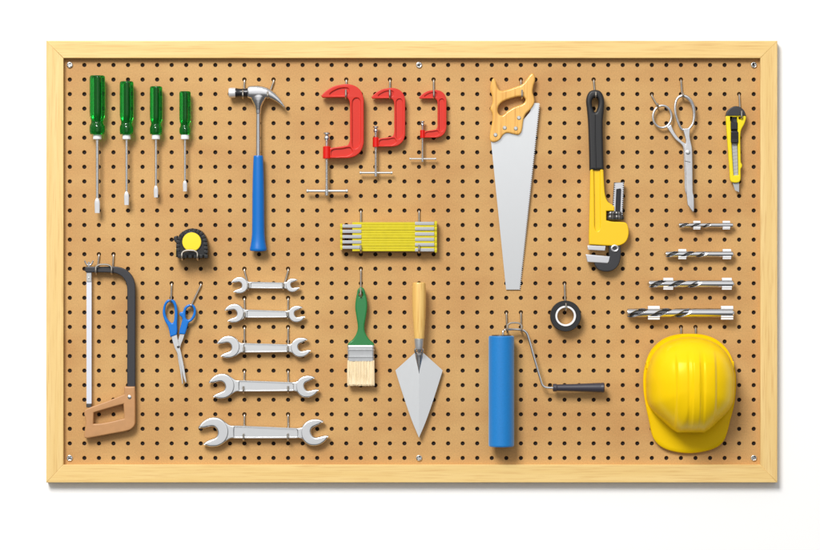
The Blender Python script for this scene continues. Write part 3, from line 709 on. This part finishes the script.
# ------------------------------------------------------------------ trowel
def trowel():
    t = Thing('pointing_trowel', 'pointed steel trowel with a turned wooden handle', 'trowel', 419, 352, 9)
    # kite blade with a shallow fold down the middle
    L = cr([(414.4,353.2),(395.4,370.4),(397,376),(404,398),(412,421),(419,437.8)], False, 6, {1})
    R = [(838-x, y) for x, y in L]
    m = MB(); vs = []; fs = []; n = len(L)
    for s in (0, 1):
        for i in range(n):
            yc = L[i][1]; e = 8.0-2.6*(419-L[i][0])/23.6; vs += [(L[i][0], yc, e-.8*s), (419, yc, 8.0-.8*s), (R[i][0], yc, e-.8*s)]
    for s in (0, 1):
        for i in range(n-1):
            a = s*3*n + i*3; fs += [(a, a+1, a+4, a+3), (a+1, a+2, a+5, a+4)]
    for i in range(n-1):
        for q in (0, 2): fs.append((i*3+q, i*3+3+q, 3*n+i*3+3+q, 3*n+i*3+q))
    for q in (0, 1): fs.append((q, q+1, 3*n+q+1, 3*n+q))
    m.add(vs, fs); bl = t.part('blade', m, M['blade'], angle=6)
    m = MB(); rings = []
    for y, w, h in ((351,3.4,11.8),(354,4.3,10.6),(358,3.6,9.8),(364,2.3,9.3),(369,1.1,8.6),(374,.3,8.0)):
        rings.append([(419+w*cos(q), y, 6.6+(h-6.6)*max(0, sin(q))**.9 - (0.6 if sin(q) < 0 else 0)) for q in [2*pi*k/20 for k in range(20)]])
    m.loft(rings); t.part('tang', m, M['chrome'], bl)
    m = MB(); p = cr([(419,339,15.4),(419,346,15.6),(419,350.5,14.8),(419,352.6,12.6),(419,353.6,10.2)], False, 5)
    m.tube(p, [3.2-.9*min(1,i/8) for i in range(len(p))], 20)
    m.tube([(419+3.9*cos(q), 350.6+4.0*sin(q), 15.2-2.0*max(0,sin(q))) for q in [radians(-35+250*k/24) for k in range(25)]], 1.05, 10)
    t.part('gooseneck', m, M['chrome'])
    m = MB(); pr = [(282.4,.3),(282.4,5.4),(283,6.2),(284.4,6.6),(292,6.9),(302,7.0),(314,6.7),(326,5.9),(334,5.3),(338,5.1),(338.6,4.8),(338.6,.3)]
    m.lathe(pr, 'y', (419.3,15.2), 36); m.map(lambda x, y, h: (x+(338-y)*-.006, y, h)); t.part('handle', m, M['ash'])
    m = MB(); m.lathe([(338.4,.3),(338.4,4.7),(339.2,4.8),(346,4.2),(349,3.5),(349.6,.3)], 'y', (419,15.3), 28); t.part('ferrule', m, M['ferrule'])
trowel()

# ------------------------------------------------------------------ paint roller
def roller():
    t = Thing('paint_roller', 'paint roller with a fat blue sleeve and dark handle on a bent wire', 'paint roller', 513, 331, 14)
    xc, R, h = 501.3, 12.8, 15.5
    m = MB(); m.lathe([(335.8,2),(335.8,11.6),(336.3,12.4),(337.4,12.8),(444.8,12.8),(446,12.4),(446.6,11.6),(446.6,2)], 'y', (xc,h), 64); t.part('sleeve', m, M['nap'])
    m = MB(); m.lathe([(335.0,.3),(335.0,9.5),(335.7,9.8),(336.2,.3)], 'y', (xc,h), 40); t.part('end_cap', m, M['grey'])
    p = cr([(xc+1.5,337,h),(503,332,h),(503.2,331,h-.6),(506,329.4,h-2.6),(514,329.4,h-4.8),(521,329.8,h-5.6),(525,331.2,h-5.8),(528,335.4,h-5.8),(534.8,359,h-5),(541.6,382,h-4.6),(543.2,385.8,h-4.5),(546.4,387.6,h-4.5),(553,388,h-4.5),(556,388,h-4.5)], False, 5)
    m = MB(); m.tube(p, 1.25, 12); t.part('wire_frame', m, M['chrome'])
    m = MB(); m.lathe([(553,.3),(553,3.4),(553.5,3.9),(556.4,3.9),(557,3.4),(558,3.3),(575,3.8),(592,4.5),(600,4.9),(600.6,4.7),(601.4,4.9),(603.8,5.1),(604.6,4.4),(604.8,.3)], 'x', (387.8,h-4.5), 36); t.part('handle', m, M['plum'])
roller()
double_hook(30, 31, 17, 507.0, 521.2, 332.0, 15.4, 322.6, 'double wire hook over the bent wire of the paint roller')

# ------------------------------------------------------------------ roll of tape
def tape():
    t = Thing('insulating_tape', 'roll of black insulating tape on a white core', 'tape roll', 565.4, 309, 7)
    cx, cy = 565.4, 316.0; n = 64
    def ring(mb, ri, ro, h0, h1, b):
        prof = [(ro-b,h0),(ro,h0+b),(ro,h1-b),(ro-b,h1),(ri+b,h1),(ri,h1-b),(ri,h0+b),(ri+b,h0)]
        rr = [[(cx+r*cos(2*pi*k/n), cy+r*sin(2*pi*k/n), h) for r, h in prof] for k in range(n)]
        return mb.loft(rr, False, True)
    m = MB(); ring(m, 10.3, 15.4, 3, 13, .5); t.part('black_tape', m, M['tape'])
    m = MB(); ring(m, 8.4, 10.28, 2.8, 13.3, .3); t.part('white_core', m, M['white'])
tape()
hook(34, 15, 565.2, 310.2, 15.4, 'wire hook through the black roll of tape', 6.8)

# ------------------------------------------------------------------ drill bits and clips
def drill(label, xa, xb, y, d, cl, nm_):
    R = d/2; h = 4.2 + R
    L = xb-xa; fe = xa + L*.63; pitch = 5.2*d
    def sec(x, a):
        ph = a - 2*pi*(x-xa)/pitch
        c = cos(2*ph); s = max(0.0, min(1.0, (c-.1)/.3)); s = s*s*(3-2*s)
        dep = .42*max(0.0, min(1.0, (fe-x)/(d*1.6)))
        return 1 - dep*s
    prof = [(xa,.04),(xa+R*.05,.08)] + [(xa+R*.62*u, u) for u in (.25,.5,.75,.98)]
    x = xa+R*.75
    while x < fe: prof.append((x, 1)); x += d*.05
    prof += [(fe+.3,1),(xb-R*.35,1),(xb-.1,.72),(xb,.68),(xb,.04)]
    m = MB(); m.lathe([(x, r*R) for x, r in prof], 'x', (y, h), 72, sec)
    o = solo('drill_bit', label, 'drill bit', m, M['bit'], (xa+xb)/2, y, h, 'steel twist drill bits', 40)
    me = o.data; me.materials.append(M['flute'])       # dark surroundings mirrored in the flutes are put into their colour
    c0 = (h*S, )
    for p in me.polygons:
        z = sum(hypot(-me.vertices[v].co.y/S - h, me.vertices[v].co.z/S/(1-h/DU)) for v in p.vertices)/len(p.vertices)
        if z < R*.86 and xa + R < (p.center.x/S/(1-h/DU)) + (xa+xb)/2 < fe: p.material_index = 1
    for (x0, x1), end in zip(cl, ('fluted', 'plain')):
        m = MB(); ri, ro = R*1.02, R*1.02 + 1.25; rings = []
        for xx, e in ((x0,.35),(x0+.4,0),(x1-.4,0),(x1,.35)):
            out = []
            for k in range(29):
                q = radians(135 + 270*k/28)   # the gap faces the viewer
                out.append((q, ro-e))
            inn = [(q, ri) for q, _ in reversed(out)]
            rings.append([(xx, y + r*cos(q), h + r*sin(q)) for q, r in out + inn])
        m.loft(rings)
        # foot that plugs into the board and two flared lips
        m.plate(rrect(x0+.8, y-R*.55, x1-.8, y+R*.55, .5), -1.5, h-R*1.0)
        for s in (-1, 1):
            yy = y + s*(R+.75)
            m.plate(rrect(x0, yy-1.0-R*.12, x1, yy+1.0+R*.12, .5), h-R*.5, h+R*.7, .45)
        solo('tool_clip', 'white plastic clip on the %s end of the %s drill bit' % (end, nm_), 'clip', m, M['white'], (x0+x1)/2, y, h, 'white plastic tool clips')
M['flute'] = mat('flute_dark_reflection', (96,96,98), 0.3, 1.0)
M['bit'] = mat('polished_drill_steel', (216,216,218), 0.18, 1.0)
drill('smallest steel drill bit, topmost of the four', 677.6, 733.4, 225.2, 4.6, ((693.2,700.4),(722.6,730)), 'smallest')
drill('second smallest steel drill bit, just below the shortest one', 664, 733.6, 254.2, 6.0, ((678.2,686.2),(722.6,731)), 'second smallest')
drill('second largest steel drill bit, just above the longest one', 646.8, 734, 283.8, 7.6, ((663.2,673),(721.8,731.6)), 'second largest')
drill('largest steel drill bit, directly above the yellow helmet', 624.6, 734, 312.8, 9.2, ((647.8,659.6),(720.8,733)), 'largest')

# ------------------------------------------------------------------ helmet
def helmet():
    t = Thing('safety_helmet', 'yellow safety helmet with ribbed crown, hanging peak down', 'helmet', 689.5, 334, 8)
    n = 240
    Fp = cr([(689.5,333.6),(705,335),(718,340.5),(729,352),(735,369),(736.2,386),(734.4,404),(730.5,420),(726,437),(720,445.6),(708,451),(690,453.6),(672,451.4),(660,446),(653,437),(649,421),(645.4,404),(643.2,386),(644.2,369),(650,352),(661,340.5),(674,335)], True, 20)
    Bp = cr([(689.5,336.6),(704,338.4),(717,344.2),(727,355),(732.6,371),(733.4,386),(731.6,402),(726.4,411),(716,421.5),(703.5,431.6),(696,432),(689.5,432),(683,432),(675.5,431.6),(663,421.5),(652.6,411),(647.2,402),(645.6,386),(646.4,371),(652,355),(662,344.2),(675,338.4)], True, 20)
    cx, cy = 689.5, 386.0
    def by_angle(P):
        A = sorted((atan2(y-cy, x-cx), x, y) for x, y in P); out = []
        for k in range(n):
            q = -pi + 2*pi*(k+.5)/n; lo = None
            for i in range(len(A)):
                a = A[i-1]; b = A[i]; a0 = a[0] - (2*pi if i == 0 else 0)
                if a0 <= q <= b[0]: u = (q-a0)/max(1e-9, b[0]-a0); out.append((a[1]+(b[1]-a[1])*u, a[2]+(b[2]-a[2])*u)); break
            else:
                a = A[-1]; b = A[0]; u = (q-a[0])/max(1e-9, b[0]+2*pi-a[0]); out.append((a[1]+(b[1]-a[1])*u, a[2]+(b[2]-a[2])*u))
        return out
    F, B = by_angle(Fp), by_angle(Bp)
    H = 60.0; hb = 13.0
    def hf(x, y):       # rim height: the peak slopes away towards the board
        u = max(0.0, (y-415)/38); return 7.5 - 3.0*u
    def rib(x, y, u):
        """raised ribs running front to back over the crown"""
        e = 0.0; fade = max(0.0, min(1.0, (.98-u)/.22))
        yy = (y-cy)/48.0; f2 = max(0.0, min(1.0, (yy+.82)/.3))
        def st(v): v = max(0.0, min(1.0, v)); return v*v*(3-2*v)
        d = abs(x-cx-2); e = 3.2*st((20.5-d)/2.4) + 1.9*st((4.6-d)/2.0) - .9*st(1-abs(d-7.0)/2.4)
        return e*fade*f2
    rings = []
    for u in [0.008] + [i/72 for i in range(1, 73)]:
        a = u*pi/2; sr = sin(a)**.84; ch = cos(a)**.8 if u < 1 else 0
        ring = []
        for k in range(n):
            bx, by = B[k]; x = cx+(bx-cx)*sr; y = cy+(by-cy)*sr
            h = hb + (H-hb)*ch
            ring.append((x, y, h + rib(x, y, u)*.7))
        rings.append(ring)
    # crown foot blends into the gutter, then the rim and peak
    def mixp(w, dh): return [(B[k][0]+(F[k][0]-B[k][0])*w, B[k][1]+(F[k][1]-B[k][1])*w, (hb-2)+(hf(*F[k])-(hb-2))*w+dh) for k in range(n)]
    rings.append([(B[k][0], B[k][1], hb-4.2) for k in range(n)]); rings.append(mixp(.12, -2.6)); rings.append(mixp(.4, -1.2)); rings.append(mixp(.8, -.1)); rings.append(mixp(.94, .8)); rings.append(mixp(1.0, 0)); 
    rings.append([(x, y, h-2.2) for x, y, h in mixp(1.0, 0)])
    rings.append([(cx+(x-cx)*.965, cy+(y-cy)*.965, h-2.6) for x, y, h in mixp(1.0, 0)])
    # inner wall so the shell has thickness
    for u in (1.0, .9, .7, .4, .05):
        a = u*pi/2; rings.append([(cx+(B[k][0]-cx)*.95*sin(a), cy+(B[k][1]-cy)*.95*sin(a), hb-4+(H-hb)*.93*cos(a)**.8 if u < 1 else hb-5) for k in range(n)])
    m = MB(); m.loft(rings)
    t.part('shell', m, M['helmet'], angle=55, weighted=False)
    # raised side lugs where the accessory slots sit
    m = MB()
    for x in (647.2, 732.2):
        m = MB(); m.plate(rrect(x-1.4, 361, x+1.4, 369, 1.2), 8.5, 13.5, .8); t.part('side_lug', m, M['helmet'])
helmet()
hook(42, 18, 681.0, 344, 7.2, 'wire hook behind the helmet rim on the saw side', 4)
hook(43, 18, 695.6, 344, 7.2, 'wire hook behind the helmet rim on the frame side', 4)

# ------------------------------------------------------------------ light, world, camera
w = bpy.data.worlds.new('World'); SC.world = w; w.use_nodes = True
nt = w.node_tree; bg = nt.nodes['Background']; ND = nt.nodes; LK = nt.links
# studio surround bright overhead; front glow and dark bands added for metal reflections
tc = ND.new('ShaderNodeTexCoord'); sx = ND.new('ShaderNodeSeparateXYZ'); LK.new(tc.outputs['Generated'], sx.inputs[0])
def ramp(src, stops):
    mr = ND.new('ShaderNodeMapRange'); mr.inputs['From Min'].default_value = -1; mr.inputs['From Max'].default_value = 1
    LK.new(src, mr.inputs['Value']); rp = ND.new('ShaderNodeValToRGB'); LK.new(mr.outputs['Result'], rp.inputs['Fac'])
    e = rp.color_ramp.elements; e[0].position = (stops[0][0]+1)/2; e[1].position = (stops[-1][0]+1)/2
    e[0].color = (stops[0][1],)*3 + (1,); e[1].color = (stops[-1][1],)*3 + (1,)
    for p, v in stops[1:-1]: q = e.new((p+1)/2); q.color = (v, v, v, 1)
    return rp.outputs['Color']
dt = ND.new('ShaderNodeVectorMath'); dt.operation = 'DOT_PRODUCT'; dt.inputs[1].default_value = (-.05, .977, -.21); LK.new(tc.outputs['Generated'], dt.inputs[0])
zz = ramp(sx.outputs['Z'], WZ); xx = ramp(sx.outputs['X'], WX); yy = ramp(dt.outputs['Value'], WY)
def mix(kind, a, b):
    m = ND.new('ShaderNodeMix'); m.data_type = 'RGBA'; m.blend_type = kind; m.inputs['Factor'].default_value = 1
    LK.new(a, m.inputs['A']); LK.new(b, m.inputs['B']); return m.outputs['Result']
LK.new(mix('ADD', mix('MULTIPLY', zz, xx), yy), bg.inputs['Color'])
bg.inputs['Strength'].default_value = WS

def area(name, loc, size, power, color=(1,1,1), size_y=None):
    l = bpy.data.lights.new(name, 'AREA'); l.energy = power; l.color = color; l.size = size
    if size_y: l.shape = 'RECTANGLE'; l.size_y = size_y
    o = bpy.data.objects.new(name, l); COL.objects.link(o); o.location = loc
    from mathutils import Vector
    o.rotation_euler = (-Vector(loc)).to_track_quat('-Z', 'Y').to_euler(); return o
d = 6.5; v = (-0.36, -1.0, 0.75); l = sqrt(sum(c*c for c in v))
area('key_softbox', tuple(c/l*d for c in v), 2.2, KEY, (1, .985, .96))

cam = bpy.data.cameras.new('camera'); co = bpy.data.objects.new('camera', cam); COL.objects.link(co)
co.location = (0, -5.0, 0); co.rotation_euler = (radians(90), 0, 0)
cam.sensor_width = 36; cam.lens = 36*5.0/(820*S); cam.clip_end = 100; cam.clip_start = 0.05
SC.camera = co
SC.view_settings.view_transform = 'Standard'; SC.view_settings.look = 'None'
SC.view_settings.exposure = 0; SC.view_settings.gamma = 1
